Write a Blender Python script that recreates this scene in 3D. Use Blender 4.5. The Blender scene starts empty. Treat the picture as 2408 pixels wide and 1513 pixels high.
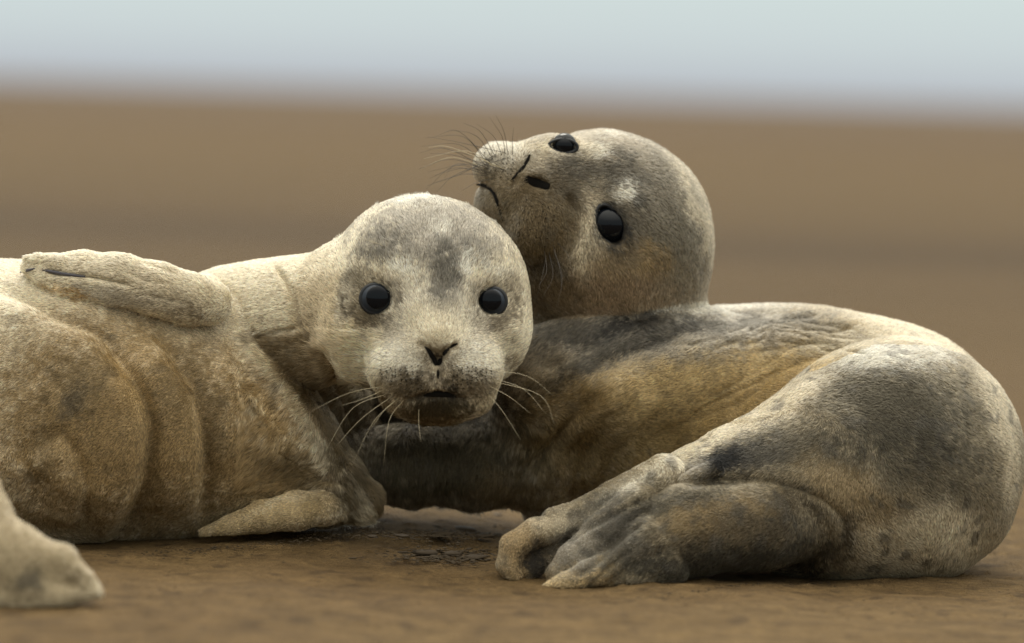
import bpy, math, random, time
import numpy as np
from mathutils import Vector, Matrix

T0 = time.time()
rng = np.random.default_rng(7)
scene = bpy.context.scene

# ------------------------------------------------------------------ camera
FPX = 2408 * 159.0 / 36.0          # focal length in reference pixels
U0, V0 = 1204.0, 756.5
H_CAM = 0.30
PITCH = math.radians(2.88)
ROLL = math.radians(1.67)
Fw = np.array([0, math.cos(PITCH), -math.sin(PITCH)])
X0 = np.array([1.0, 0, 0])
UP0 = np.cross(X0, Fw)
Rt = math.cos(ROLL) * X0 + math.sin(ROLL) * UP0
Up = -math.sin(ROLL) * X0 + math.cos(ROLL) * UP0
CAM = np.array([0, 0, H_CAM])
cd = bpy.data.cameras.new('camera'); cam = bpy.data.objects.new('camera', cd)
scene.collection.objects.link(cam); scene.camera = cam
M = Matrix(((Rt[0], Up[0], -Fw[0], CAM[0]), (Rt[1], Up[1], -Fw[1], CAM[1]),
            (Rt[2], Up[2], -Fw[2], CAM[2]), (0, 0, 0, 1)))
cam.matrix_world = M
cd.lens = 159; cd.sensor_width = 36; cd.clip_start = 0.1; cd.clip_end = 6000
cd.dof.use_dof = True; cd.dof.focus_distance = 2.86; cd.dof.aperture_fstop = 4.6

# ------------------------------------------------------------------ world: overcast sky
SUN_EL, SUN_ROT = math.radians(50), math.radians(-8)
world = bpy.data.worlds.new('World'); scene.world = world; world.use_nodes = True
nt = world.node_tree; nt.nodes.clear()
out = nt.nodes.new('ShaderNodeOutputWorld')
sky = nt.nodes.new('ShaderNodeTexSky'); sky.sky_type = 'NISHITA'; sky.sun_disc = False
sky.sun_elevation = SUN_EL; sky.sun_rotation = SUN_ROT; sky.dust_density = 4; sky.air_density = 1.0
bg1 = nt.nodes.new('ShaderNodeBackground'); bg1.inputs['Strength'].default_value = 0.05
nt.links.new(sky.outputs[0], bg1.inputs[0])
# cloud deck: an even overcast, brighter towards the zenith as a real overcast sky is
geo = nt.nodes.new('ShaderNodeTexCoord'); sep = nt.nodes.new('ShaderNodeSeparateXYZ')
nt.links.new(geo.outputs['Generated'], sep.inputs[0])
ramp = nt.nodes.new('ShaderNodeValToRGB')
nt.links.new(sep.outputs['Z'], ramp.inputs[0])
e = ramp.color_ramp.elements
e[0].position = 0.0; e[0].color = (0.49, 0.52, 0.575, 1)
e[1].position = 1.0; e[1].color = (3.8, 3.65, 3.2, 1)
for p, c in ((0.012, (0.63, 0.705, 0.72, 1)), (0.035, (0.70, 0.82, 0.79, 1)), (0.12, (0.74, 0.82, 0.79, 1)), (0.4, (0.92, 0.94, 0.88, 1))):
    x = e.new(p); x.color = c
bg2 = nt.nodes.new('ShaderNodeBackground'); bg2.inputs['Strength'].default_value = 1.0
nt.links.new(ramp.outputs[0], bg2.inputs[0])
mixw = nt.nodes.new('ShaderNodeMixShader'); mixw.inputs[0].default_value = 0.93
nt.links.new(bg1.outputs[0], mixw.inputs[1]); nt.links.new(bg2.outputs[0], mixw.inputs[2])
nt.links.new(mixw.outputs[0], out.inputs[0])

# soft sun behind thin cloud, high and a little behind the animals
sd = bpy.data.lights.new('sun', 'SUN'); sd.energy = 1.5; sd.angle = math.radians(25); sd.color = (1.0, 0.95, 0.84)
sun = bpy.data.objects.new('sun', sd); scene.collection.objects.link(sun)
sdir = np.array([math.sin(SUN_ROT) * math.cos(SUN_EL), math.cos(SUN_ROT) * math.cos(SUN_EL), math.sin(SUN_EL)])
sun.rotation_euler = Vector(sdir).to_track_quat('Z', 'Y').to_euler()

scene.view_settings.view_transform = 'Standard'; scene.view_settings.look = 'None'
scene.view_settings.gamma = 1; scene.view_settings.use_curve_mapping = False
scene.view_settings.exposure = 0.0
scene.render.engine = 'CYCLES'
scene.cycles.use_denoising = True; scene.cycles.denoiser = 'OPENIMAGEDENOISE'; scene.cycles.denoising_prefilter = 'ACCURATE'
scene.cycles.max_bounces = 8; scene.cycles.transparent_max_bounces = 8

# ------------------------------------------------------------------ helpers
D0 = 2.9
S0 = D0 / FPX


def PT(u, v, w=0.0):
    """a point of the photograph at a real distance (w in 0.27 mm steps beyond 2.9 m)"""
    d = D0 + w * S0
    return CAM + d * (Fw + (u - U0) / FPX * Rt - (v - V0) / FPX * Up)


def PROJ(P):
    q = P - CAM
    d = q @ Fw
    return U0 + (q @ Rt) / d * FPX, V0 - (q @ Up) / d * FPX, (d - D0) / S0


def hash3(i, j, k, seed):
    h = (i.astype(np.int64) * 374761393 + j.astype(np.int64) * 668265263 + k.astype(np.int64) * 2147483647 + seed * 974711) & 0xffffffff
    h = ((h ^ (h >> 13)) * 1274126177) & 0xffffffff
    h = ((h ^ (h >> 16)) * 2246822519) & 0xffffffff
    return ((h ^ (h >> 15)) & 0xffffff).astype(np.float32) / 0xffffff


def noise(P, scale, seed=0):
    """value noise in -1..1"""
    q = P / scale
    i = np.floor(q).astype(np.int64); f = (q - i).astype(np.float32); f = f * f * (3 - 2 * f)
    r = 0
    for a in (0, 1):
        wa = f[:, 0] if a else 1 - f[:, 0]
        for b in (0, 1):
            wb = f[:, 1] if b else 1 - f[:, 1]
            for c in (0, 1):
                wc = f[:, 2] if c else 1 - f[:, 2]
                r = r + wa * wb * wc * hash3(i[:, 0] + a, i[:, 1] + b, i[:, 2] + c, seed)
    return r * 2 - 1


def fbm(P, scale, seed=0, n=3):
    r = 0; a = 1; t = 0
    for o in range(n):
        r = r + a * noise(P, scale / 2 ** o, seed + o * 17); t += a; a *= .5
    return r / t


def sstep(x, a, b):
    t = np.clip((x - a) / (b - a), 0, 1); return t * t * (3 - 2 * t)


def ground_z(x, y):
    """height of the sand: nearly flat with low undulations"""
    P = np.stack([x, y, x * 0], -1)
    g = lambda u, v, w, ru, ry, h: 0
    z = 0.0035 * noise(P, 0.16, 3) + 0.0016 * noise(P, 0.05, 5) + 0.006 * noise(P, 0.5, 9)
    for cx, cy, rx, ry, h in ((-0.09, 3.02, 0.16, 0.16, 0.017), (0.02, 3.25, 0.25, 0.12, 0.006)):
        z = z + h * np.exp(-((x - cx) / rx) ** 2 - ((y - cy) / ry) ** 2)
    return z


class Sculpt:
    def __init__(s, k=20):
        s.ops = []; s.k = k

    def ell(s, u, v, w, ru, rv, rd, ang=0, k=None, sub=False, yaw=0):
        c = PT(u, v, w); sc = (D0 + w * S0) / FPX
        a = math.radians(ang)
        A = math.cos(a) * Rt - math.sin(a) * Up; B = math.sin(a) * Rt + math.cos(a) * Up; C = Fw
        if yaw:
            b = math.radians(yaw)
            A, C = math.cos(b) * A + math.sin(b) * C, -math.sin(b) * A + math.cos(b) * C
        s.ops.append(('E', sub, (k if k is not None else s.k) * S0, c, np.array([A, B, C]), np.array([ru, rv, rd]) * sc))

    def chain(s, pts, k=None, sub=False, sq=None, n=None):
        """tapered tube through (u,v,w,r); sq flattens it along n (image right, up, away)"""
        kk = (k if k is not None else s.k) * S0
        nv = None
        if sq:
            n = n or (0, 0, 1)
            nv = n[0] * Rt + n[1] * Up + n[2] * Fw; nv = nv / np.linalg.norm(nv)
        P = [(PT(*p[:3]), p[3] * (D0 + p[2] * S0) / FPX) for p in pts]
        s.ops.append(('C', sub, kk, P, sq, nv))

    def bbox(s, op, m):
        if op[0] == 'E':
            r = op[5].max() + m; return op[3] - r, op[3] + r
        P = np.array([p[0] for p in op[3]]); r = max(p[1] for p in op[3]) + m
        return P.min(0) - r, P.max(0) + r

    def dist(s, op, X):
        if op[0] == 'E':
            q = (X - op[3]) @ op[4].T.astype(np.float32)
            k0 = np.linalg.norm(q / op[5], axis=1); k1 = np.linalg.norm(q / op[5] ** 2, axis=1)
            return k0 * (k0 - 1) / np.maximum(k1, 1e-6)
        best = None
        for (a, ra), (b, rb) in zip(op[3][:-1], op[3][1:]):
            ba = b - a; L = ba @ ba
            q = X - a
            t = np.clip(q @ ba / L, 0, 1)
            q = q - t[:, None] * ba
            if op[4]:
                q = q + np.outer(q @ op[5], op[5]) * (1 / op[4] - 1)
                d = (np.linalg.norm(q, axis=1) - (ra + (rb - ra) * t)) * min(1, 0.5 + op[4] / 2)
            else:
                d = np.linalg.norm(q, axis=1) - (ra + (rb - ra) * t)
            if best is None: best = d
            else:
                kk = 0.35 * min(ra, rb) + 1e-5
                h = np.maximum(kk - np.abs(best - d), 0) / kk
                best = np.minimum(best, d) - h * h * kk / 4
        return best

    def field(s, X):
        """signed distance at points X (n,3)"""
        X = X.astype(np.float32)
        D = np.full(len(X), 0.05, np.float32)
        for op in s.ops:
            lo, hi = s.bbox(op, 0.02)
            idx = np.nonzero(((X > lo) & (X < hi)).all(1))[0]
            if not len(idx): continue
            d = s.dist(op, X[idx]).astype(np.float32); k = op[2]; cur = D[idx]
            if op[1]:
                d = -d; h = np.maximum(k - np.abs(cur - d), 0) / k
                D[idx] = np.maximum(cur, d) + h * h * k / 4
            else:
                h = np.maximum(k - np.abs(cur - d), 0) / k
                D[idx] = np.minimum(cur, d) - h * h * k / 4
        return D

    def mesh(s, vox=0.003):
        import openvdb
        lo = np.min([s.bbox(o, 0.012)[0] for o in s.ops if not o[1]], 0)
        hi = np.max([s.bbox(o, 0.012)[1] for o in s.ops if not o[1]], 0)
        n = np.ceil((hi - lo) / vox).astype(int)
        ax = [lo[i] + np.arange(n[i]) * vox for i in range(3)]
        G = np.full(tuple(n), 0.05, np.float32)
        for op in s.ops:
            l, h_ = s.bbox(op, 0.014)
            a = np.clip(((l - lo) / vox).astype(int), 0, n); b = np.clip(((h_ - lo) / vox).astype(int) + 1, 0, n)
            if (b <= a).any(): continue
            X = np.stack(np.meshgrid(*[ax[i][a[i]:b[i]] for i in range(3)], indexing='ij'), -1).reshape(-1, 3).astype(np.float32)
            d = s.dist(op, X).astype(np.float32).reshape(tuple(b - a)); k = op[2]
            sl = tuple(slice(a[i], b[i]) for i in range(3)); cur = G[sl]
            if op[1]:
                d = -d; h = np.maximum(k - np.abs(cur - d), 0) / k; G[sl] = np.maximum(cur, d) + h * h * k / 4
            else:
                h = np.maximum(k - np.abs(cur - d), 0) / k; G[sl] = np.minimum(cur, d) - h * h * k / 4
        G = np.clip(G, -0.05, 0.05)
        # flattened where it rests on the sand
        XX, YY = np.meshgrid(ax[0], ax[1], indexing='ij')
        gz = ground_z(XX.ravel(), YY.ravel()).reshape(XX.shape)
        dg = (gz[:, :, None] - 0.002 - ax[2][None, None, :]).astype(np.float32)
        k = 0.006; h = np.maximum(k - np.abs(G - dg), 0) / k
        G = np.maximum(G, dg) + h * h * k / 4
        grid = openvdb.FloatGrid(0.05)
        grid.copyFromArray(np.ascontiguousarray(G))
        V, Q = grid.convertToQuads(0.0)
        return np.asarray(V, np.float64) * vox + lo, np.asarray(Q, np.int64)

    def surf(s, u, v, w0=-700, w1=1400, n=500):
        """w of the first surface met by the line of sight through (u,v)"""
        ws = np.linspace(w0, w1, n)
        d = s.field(np.array([PT(u, v, w) for w in ws]))
        i = np.nonzero(d < 0)[0]
        if not len(i): return float(ws[np.argmin(d)])
        i = i[0]
        if i == 0: return ws[0]
        return ws[i - 1] + (ws[i] - ws[i - 1]) * d[i - 1] / (d[i - 1] - d[i] + 1e-9)


def subdivide(V, Q):
    """one linear split of every quad, sharing edge points"""
    n = len(V)
    E = np.concatenate([Q[:, [0, 1]], Q[:, [1, 2]], Q[:, [2, 3]], Q[:, [3, 0]]])
    E = np.sort(E, 1); key = E[:, 0] * n + E[:, 1]
    uk, inv = np.unique(key, return_inverse=True)
    ea, eb = uk // n, uk % n
    Em = (V[ea] + V[eb]) / 2; Fm = V[Q].mean(1)
    ne = len(uk); m = len(Q)
    e0, e1, e2, e3 = inv[:m] + n, inv[m:2 * m] + n, inv[2 * m:3 * m] + n, inv[3 * m:] + n
    fi = np.arange(m) + n + ne
    NQ = np.concatenate([np.stack([Q[:, 0], e0, fi, e3], 1), np.stack([e0, Q[:, 1], e1, fi], 1),
                         np.stack([fi, e1, Q[:, 2], e2], 1), np.stack([e3, fi, e2, Q[:, 3]], 1)])
    return np.concatenate([V, Em, Fm]), NQ


def vnormals(V, Q):
    a = V[Q[:, 2]] - V[Q[:, 0]]; b = V[Q[:, 3]] - V[Q[:, 1]]
    fn = np.cross(a, b); N = np.zeros_like(V)
    for i in range(4):
        for c in range(3):
            N[:, c] += np.bincount(Q[:, i], fn[:, c], len(V))
    return N / np.maximum(np.linalg.norm(N, axis=1, keepdims=True), 1e-12), fn


def smooth_verts(V, Q, it=2, f=0.5):
    E = np.concatenate([Q[:, [0, 1]], Q[:, [1, 2]], Q[:, [2, 3]], Q[:, [3, 0]]])
    cnt = np.bincount(E[:, 0], minlength=len(V)) + np.bincount(E[:, 1], minlength=len(V))
    for _ in range(it):
        S = np.stack([np.bincount(E[:, 0], V[E[:, 1], c], len(V)) + np.bincount(E[:, 1], V[E[:, 0], c], len(V)) for c in range(3)], 1)
        V = V * (1 - f) + f * S / np.maximum(cnt, 1)[:, None]
    return V


def polydist(u, v, pts):
    """distance to a polyline, signed side (+ to the right of travel), and 0..1 along it"""
    best = np.full(len(u), 1e9); side = np.zeros(len(u)); par = np.zeros(len(u))
    P = np.array(pts, float); L = np.linalg.norm(np.diff(P, axis=0), axis=1); T = L.sum(); acc = 0
    for (a, b, l) in zip(P[:-1], P[1:], L):
        d = b - a; t = np.clip(((u - a[0]) * d[0] + (v - a[1]) * d[1]) / (l * l), 0, 1)
        qx, qy = u - a[0] - t * d[0], v - a[1] - t * d[1]
        r = np.hypot(qx, qy); m = r < best
        best[m] = r[m]; side[m] = np.sign(d[0] * qy - d[1] * qx)[m]; par[m] = (acc + t * l)[m] / T; acc += l
    return best, side, par


def catmull(pts, n=6):
    P = [np.array(p, float) for p in pts]; P = [2 * P[0] - P[1]] + P + [2 * P[-1] - P[-2]]; r = []
    for i in range(1, len(P) - 2):
        for t in np.arange(n) / n:
            a, b, c, d = P[i - 1:i + 3]
            r.append(0.5 * (2 * b + (c - a) * t + (2 * a - 5 * b + 4 * c - d) * t * t + (3 * b - a - 3 * c + d) * t ** 3))
    r.append(P[-2]); return np.array(r)


def link(name, data, parent=None):
    o = bpy.data.objects.new(name, data); scene.collection.objects.link(o)
    if parent: o.parent = parent
    return o


def mesh_obj(name, V, F, mat, parent=None, smooth=True):
    me = bpy.data.meshes.new(name)
    if isinstance(F, np.ndarray):
        me.vertices.add(len(V)); me.vertices.foreach_set('co', np.asarray(V, np.float32).ravel())
        nf, k = F.shape
        me.loops.add(nf * k); me.loops.foreach_set('vertex_index', F.astype(np.int32).ravel())
        me.polygons.add(nf); me.polygons.foreach_set('loop_start', np.arange(nf, dtype=np.int32) * k)
        me.update(calc_edges=True)
    else:
        me.from_pydata([tuple(v) for v in V], [], F)
    if smooth: me.polygons.foreach_set('use_smooth', np.ones(len(me.polygons), bool))
    me.materials.append(mat)
    return link(name, me, parent)


def tube(name, pts, r0, r1, mat, parent, sides=6, flat=1.0):
    """tapered round tube through world points"""
    P = np.asarray(pts); n = len(P); V = []; F = []
    T = np.gradient(P, axis=0); T /= np.linalg.norm(T, axis=1, keepdims=True) + 1e-12
    up = np.array([0.3, 0.2, 0.9])
    for i in range(n):
        a = np.cross(T[i], up); a /= np.linalg.norm(a) + 1e-9; b = np.cross(T[i], a)
        f = i / (n - 1); r = r0 + (r1 - r0) * f
        for k in range(sides):
            t = 2 * math.pi * k / sides; V.append(P[i] + r * (math.cos(t) * a + flat * math.sin(t) * b))
    for i in range(n - 1):
        for k in range(sides):
            F.append((i * sides + k, i * sides + (k + 1) % sides, (i + 1) * sides + (k + 1) % sides, (i + 1) * sides + k))
    F.append(tuple(range(sides))[::-1]); F.append(tuple(range((n - 1) * sides, n * sides)))
    return mesh_obj(name, V, F, mat, parent)


# ------------------------------------------------------------------ materials
def mat_new(name):
    m = bpy.data.materials.new(name); m.use_nodes = True
    return m, m.node_tree, m.node_tree.nodes['Principled BSDF']


def mat_plain(name, col, rough=0.5, spec=0.5, coat=0.0, sss=0.0):
    m, t, b = mat_new(name)
    b.inputs['Base Color'].default_value = (*col, 1); b.inputs['Roughness'].default_value = rough
    b.inputs['Specular IOR Level'].default_value = spec
    b.inputs['Coat Weight'].default_value = coat; b.inputs['Coat Roughness'].default_value = 0.03
    return m


def mat_coat(name):
    m, t, b = mat_new(name)
    a = t.nodes.new('ShaderNodeAttribute'); a.attribute_name = 'coat'
    mul = t.nodes.new('ShaderNodeMix'); mul.data_type = 'RGBA'; mul.blend_type = 'MULTIPLY'
    mul.inputs['Factor'].default_value = 1; mul.inputs['B'].default_value = (0.50, 0.47, 0.42, 1)
    t.links.new(a.outputs['Color'], mul.inputs['A']); t.links.new(mul.outputs['Result'], b.inputs['Base Color'])
    b.inputs['Roughness'].default_value = 0.75; b.inputs['Specular IOR Level'].default_value = 0.25
    tc = t.nodes.new('ShaderNodeTexCoord')
    nz = t.nodes.new('ShaderNodeTexNoise'); nz.inputs['Scale'].default_value = 900; nz.inputs['Detail'].default_value = 3
    bp = t.nodes.new('ShaderNodeBump'); bp.inputs['Strength'].default_value = 0.35; bp.inputs['Distance'].default_value = 0.001
    t.links.new(tc.outputs['Object'], nz.inputs['Vector']); t.links.new(nz.outputs[0], bp.inputs['Height']); t.links.new(bp.outputs[0], b.inputs['Normal'])
    return m


def mat_fur(name):
    m = bpy.data.materials.new(name); m.use_nodes = True; t = m.node_tree; t.nodes.clear()
    o = t.nodes.new('ShaderNodeOutputMaterial')
    a = t.nodes.new('ShaderNodeAttribute'); a.attribute_name = 'coat'
    h = t.nodes.new('ShaderNodeBsdfHairPrincipled'); h.parametrization = 'COLOR'
    h.inputs['Roughness'].default_value = 0.45; h.inputs['Radial Roughness'].default_value = 0.7
    t.links.new(a.outputs['Color'], h.inputs['Color'])
    h.inputs['IOR'].default_value = 1.40
    d = t.nodes.new('ShaderNodeBsdfDiffuse'); t.links.new(a.outputs['Color'], d.inputs['Color'])
    x = t.nodes.new('ShaderNodeMixShader'); x.inputs[0].default_value = 0.5
    t.links.new(d.outputs[0], x.inputs[1]); t.links.new(h.outputs[0], x.inputs[2])
    t.links.new(x.outputs[0], o.inputs[0])
    return m


M_coat = mat_coat('seal_skin'); M_fur = mat_fur('seal_fur')
M_eye = mat_plain('eyeball_black', (0.003, 0.004, 0.006), 0.05, 0.18, 0.0)
M_lid = mat_plain('eyelid_blue_black', (0.010, 0.011, 0.013), 0.5, 0.35)
M_lid2 = mat_plain('eyelid_black', (0.008, 0.008, 0.009), 0.5, 0.4)
M_iris = mat_plain('iris_blue_grey', (0.022, 0.028, 0.038), 0.3, 0.2)
M_dark = mat_plain('wet_black_skin', (0.006, 0.005, 0.004), 0.8, 0.1)
M_nose = mat_plain('nose_skin', (0.13, 0.10, 0.075), 0.5, 0.4)
M_whp = mat_plain('whisker_pale', (0.42, 0.35, 0.22), 0.35, 0.6)
M_whd = mat_plain('whisker_dark', (0.045, 0.035, 0.025), 0.35, 0.5)
M_claw = mat_plain('claw_horn', (0.045, 0.04, 0.05), 0.35, 0.5)


# ------------------------------------------------------------------ ground
def mat_sand():
    m, t, b = mat_new('wet_sand'); N = t.nodes; L = t.links
    tc = N.new('ShaderNodeTexCoord'); sp = N.new('ShaderNodeSeparateXYZ'); L.new(tc.outputs['Object'], sp.inputs[0])
    def nz(scale, det, vec=None, sc=None):
        n = N.new('ShaderNodeTexNoise'); n.inputs['Scale'].default_value = scale; n.inputs['Detail'].default_value = det
        if sc:
            mp = N.new('ShaderNodeMapping'); mp.inputs['Scale'].default_value = sc; L.new(tc.outputs['Object'], mp.inputs[0]); L.new(mp.outputs[0], n.inputs['Vector'])
        else: L.new(tc.outputs['Object'], n.inputs['Vector'])
        return n.outputs[0]
    def ramp(src, stops):
        r = N.new('ShaderNodeValToRGB'); L.new(src, r.inputs[0]); e = r.color_ramp.elements
        e[0].position, e[0].color = stops[0][0], (*stops[0][1], 1); e[1].position, e[1].color = stops[-1][0], (*stops[-1][1], 1)
        for p, c in stops[1:-1]:
            x = e.new(p); x.color = (*c, 1)
        return r.outputs[0]
    def mix(a, b_, f, mode='MIX'):
        x = N.new('ShaderNodeMix'); x.data_type = 'RGBA'; x.blend_type = mode
        for s, k in ((a, 'A'), (b_, 'B')):
            if isinstance(s, tuple): x.inputs[k].default_value = (*s, 1)
            else: L.new(s, x.inputs[k])
        if isinstance(f, float): x.inputs['Factor'].default_value = f
        else: L.new(f, x.inputs['Factor'])
        return x.outputs['Result']
    base = ramp(nz(3.2, 5), ((0.30, (0.160, 0.112, 0.072)), (0.70, (0.200, 0.146, 0.096))))
    base = mix(base, ramp(nz(38, 6), ((0.3, (0.62, 0.60, 0.57)), (0.7, (1.22, 1.22, 1.2)))), 0.8, 'MULTIPLY')
    base = mix(base, ramp(nz(260, 3), ((0.35, (0.72, 0.72, 0.72)), (0.65, (1.18, 1.18, 1.18)))), 0.7, 'MULTIPLY')
    # little dark worm-cast and crumb stains
    spots = ramp(nz(48, 3), ((0.58, (0, 0, 0)), (0.66, (1, 1, 1))))
    base = mix(base, (0.075, 0.052, 0.036), mix((0.0, 0.0, 0.0), (0.75, 0.75, 0.75), spots))
    # wet bands far up the beach, as a function of distance
    mr = N.new('ShaderNodeMath'); mr.operation = 'DIVIDE'; mr.inputs[0].default_value = 3.0
    ofs = N.new('ShaderNodeMath'); ofs.operation = 'MULTIPLY_ADD'; L.new(sp.outputs['X'], ofs.inputs[0]); ofs.inputs[1].default_value = 0.25; L.new(sp.outputs['Y'], ofs.inputs[2])
    L.new(ofs.outputs[0], mr.inputs[1])
    far = ramp(mr.outputs[0], ((0.0, (0.135, 0.100, 0.078)), (0.05, (0.145, 0.106, 0.078)), (0.11, (0.190, 0.140, 0.092)), (0.20, (0.190, 0.142, 0.094)),
                               (0.27, (0.175, 0.130, 0.088)), (0.325, (0.122, 0.091, 0.068)), (0.37, (0.172, 0.128, 0.088)), (0.5, (0.19, 0.142, 0.094)), (1.0, (0.18, 0.13, 0.087))))
    fm = N.new('ShaderNodeMapRange'); L.new(sp.outputs['Y'], fm.inputs[0]); fm.inputs[1].default_value = 4; fm.inputs[2].default_value = 6
    far = mix(far, (0.70, 0.665, 0.63), 1.0, 'MULTIPLY')
    far = mix(far, ramp(nz(1.0, 4, sc=(0.15, 1.2, 1)), ((0.3, (0.85, 0.85, 0.85)), (0.7, (1.1, 1.1, 1.1)))), 0.8, 'MULTIPLY')
    base = mix(base, far, fm.outputs[0])
    base = mix(base, (0.78, 0.70, 0.47), 1.0, 'MULTIPLY')
    L.new(base, b.inputs['Base Color'])
    b.inputs['Roughness'].default_value = 0.8; b.inputs['Specular IOR Level'].default_value = 0.12
    bp = N.new('ShaderNodeBump'); bp.inputs['Strength'].default_value = 1.0; bp.inputs['Distance'].default_value = 0.004
    add = N.new('ShaderNodeMath'); add.operation = 'MULTIPLY_ADD'; L.new(nz(70, 4), add.inputs[0]); add.inputs[1].default_value = 1.0; L.new(nz(700, 2), add.inputs[2])
    L.new(add.outputs[0], bp.inputs['Height']); L.new(bp.outputs[0], b.inputs['Normal'])
    return m


M_sand = mat_sand()
xs = np.concatenate([-np.geomspace(2500, 0.8, 26), np.linspace(-0.78, 0.78, 400), np.geomspace(0.8, 2500, 26)])
ys = np.concatenate([-np.geomspace(60, 0.2, 8), np.linspace(0, 2.2, 12), np.linspace(2.25, 4.0, 450), np.geomspace(4.05, 5000, 60)])
gx, gy = np.meshgrid(xs, ys, indexing='ij')
dg = 1 / (1 + (np.hypot(gx, gy - 3) / 8) ** 2)
gz = ground_z(gx.ravel(), gy.ravel()).reshape(gx.shape) * dg
Pn = np.stack([gx.ravel(), gy.ravel(), gx.ravel() * 0], -1)
gz = gz + (0.0012 * (fbm(Pn, 0.02, 21, 3)).reshape(gx.shape) + 0.0016 * np.maximum(noise(Pn, 0.009, 33).reshape(gx.shape) - 0.45, 0) * 2) * (dg > 0.8)
ii = np.arange(gx.size).reshape(gx.shape)
GQ = np.stack([ii[:-1, :-1].ravel(), ii[1:, :-1].ravel(), ii[1:, 1:].ravel(), ii[:-1, 1:].ravel()], 1)
ground = mesh_obj('sand_beach', np.stack([gx.ravel(), gy.ravel(), gz.ravel()], 1), GQ, M_sand)
ground['kind'] = 'structure'; ground['label'] = 'wide flat beach of damp brown sand reaching the horizon'

# ================================================================== LEFT SEAL (pup looking at the camera)
L = Sculpt(22)
TW = 140
# skull
L.ell(1000, 706, -20, 246, 238, 265, k=20)
L.ell(985, 592, -20, 155, 112, 190, k=30)
L.ell(870, 770, -60, 125, 130, 150, k=30)
L.ell(812, 684, 20, 104, 112, 150, k=30)
L.ell(1140, 775, -60, 106, 122, 150, k=30)
L.ell(878, 768, -186, 50, 18, 34, ang=-5, k=50)
L.ell(1162, 772, -186, 46, 18, 34, ang=5, k=50)
# muzzle
L.ell(1026, 855, -190, 140, 122, 170, k=60)
L.chain([(1020, 640, -205, 60), (1025, 740, -270, 64), (1028, 800, -335, 52)], k=50)
L.ell(956, 876, -272, 78, 60, 76, ang=12, k=55)
L.ell(1100, 876, -272, 72, 60, 76, ang=-12, k=55)
L.ell(1028, 890, -325, 66, 46, 40, k=40)
L.ell(1028, 950, -288, 60, 26, 30, k=40)
L.ell(1028, 934, -215, 118, 54, 92, k=50)
L.ell(1028, 824, -352, 46, 26, 32, k=22)
# shoulder, neck
L.chain([(455, 800, TW + 60, 140), (560, 775, TW + 40, 140), (660, 768, 130, 146), (820, 738, 60, 160)], k=24)
# throat and chest front below the neck
L.chain([(620, 850, TW + 170, 130), (740, 930, TW + 175, 125), (820, 1040, TW + 150, 80), (850, 1130, TW + 110, 60)], k=12)
# torso lying on its side, belly to us, curling round towards the camera beyond the left edge
L.chain([(-420, 1010, 60, 250), (-120, 962, TW, 306), (60, 958, TW, 317), (250, 958, TW, 317), (400, 977, TW, 288), (560, 1030, TW, 212), (660, 1085, TW - 10, 150), (765, 1140, TW - 20, 98)], k=8)
L.chain([(360, 800, TW - 20, 165), (470, 805, TW - 40, 142), (562, 900, TW - 60, 132), (645, 1010, TW - 70, 114), (730, 1095, TW - 60, 84)], k=5)
L.chain([(-420, 1010, 60, 270), (-560, 1090, -350, 200), (-460, 1180, -800, 150), (-260, 1240, -1100, 120), (-90, 1270, -1230, 115)], k=40)
# upper fore flipper lying back over the flank
L.chain([(492, 712, -70, 54), (440, 702, -96, 62), (370, 680, -106, 64), (280, 660, -98, 62), (190, 648, -76, 56), (120, 640, -58, 44), (80, 628, -44, 30)], k=3, sq=0.72, n=(0, 0.45, -1))
for a in ([(150, 625, -78, 26), (90, 612, -60, 18), (62, 606, -50, 9)], [(160, 640, -80, 22), (100, 632, -60, 15), (60, 634, -52, 7)],
          [(230, 678, -100, 28), (150, 684, -88, 22), (95, 655, -74, 11)], [(220, 694, -96, 22), (160, 698, -86, 13)]):
    L.chain(a, k=6)
# lower fore flipper folded along the sand
L.chain([(700, 1120, 60, 50), (790, 1140, 70, 62), (845, 1175, 90, 55)], k=20)
L.chain([(468, 1254, -40, 8), (540, 1236, -50, 24), (620, 1214, -50, 36), (700, 1200, -40, 45), (760, 1195, -20, 42), (785, 1200, 20, 32)], k=3, sq=0.7, n=(0, 0.5, -1))
# hind flipper at lower left, nearest the camera
L.chain([(-90, 1270, -1230, 115), (20, 1330, -1260, 100), (110, 1370, -1270, 72)], k=25, sq=0.8)
for a in ([(60, 1310, -1270, 60), (140, 1322, -1280, 44), (195, 1365, -1290, 28), (226, 1392, -1290, 18)],
          [(60, 1380, -1290, 50), (130, 1405, -1300, 30), (222, 1396, -1300, 16)],
          [(-20, 1400, -1290, 50), (60, 1425, -1300, 26), (140, 1414, -1300, 16)],
          [(-190, 1050, -1140, 100), (-112, 1140, -1190, 95), (-60, 1230, -1210, 95)],):
    L.chain(a, k=14)
# eye sockets, mouth, nostril carving
LEYES = [(884, 703, 40), (1157, 709, 37)]
leye_c = []
for (u, v, r) in LEYES:
    w = L.surf(u, v); leye_c.append((u, v, w + r * 0.74, r))
for (u, v, w, r) in leye_c:
    L.ell(u, v, w - r * 1.0, r * 1.0, r * 0.93, r * 0.80, sub=True, k=14)
ms = [(965, 938, 5), (995, 930, 8), (1028, 926, 10), (1062, 930, 8), (1092, 938, 5)]
L.chain([(a, b, L.surf(a, b) + 1, r) for a, b, r in ms], sub=True, k=10)

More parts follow.
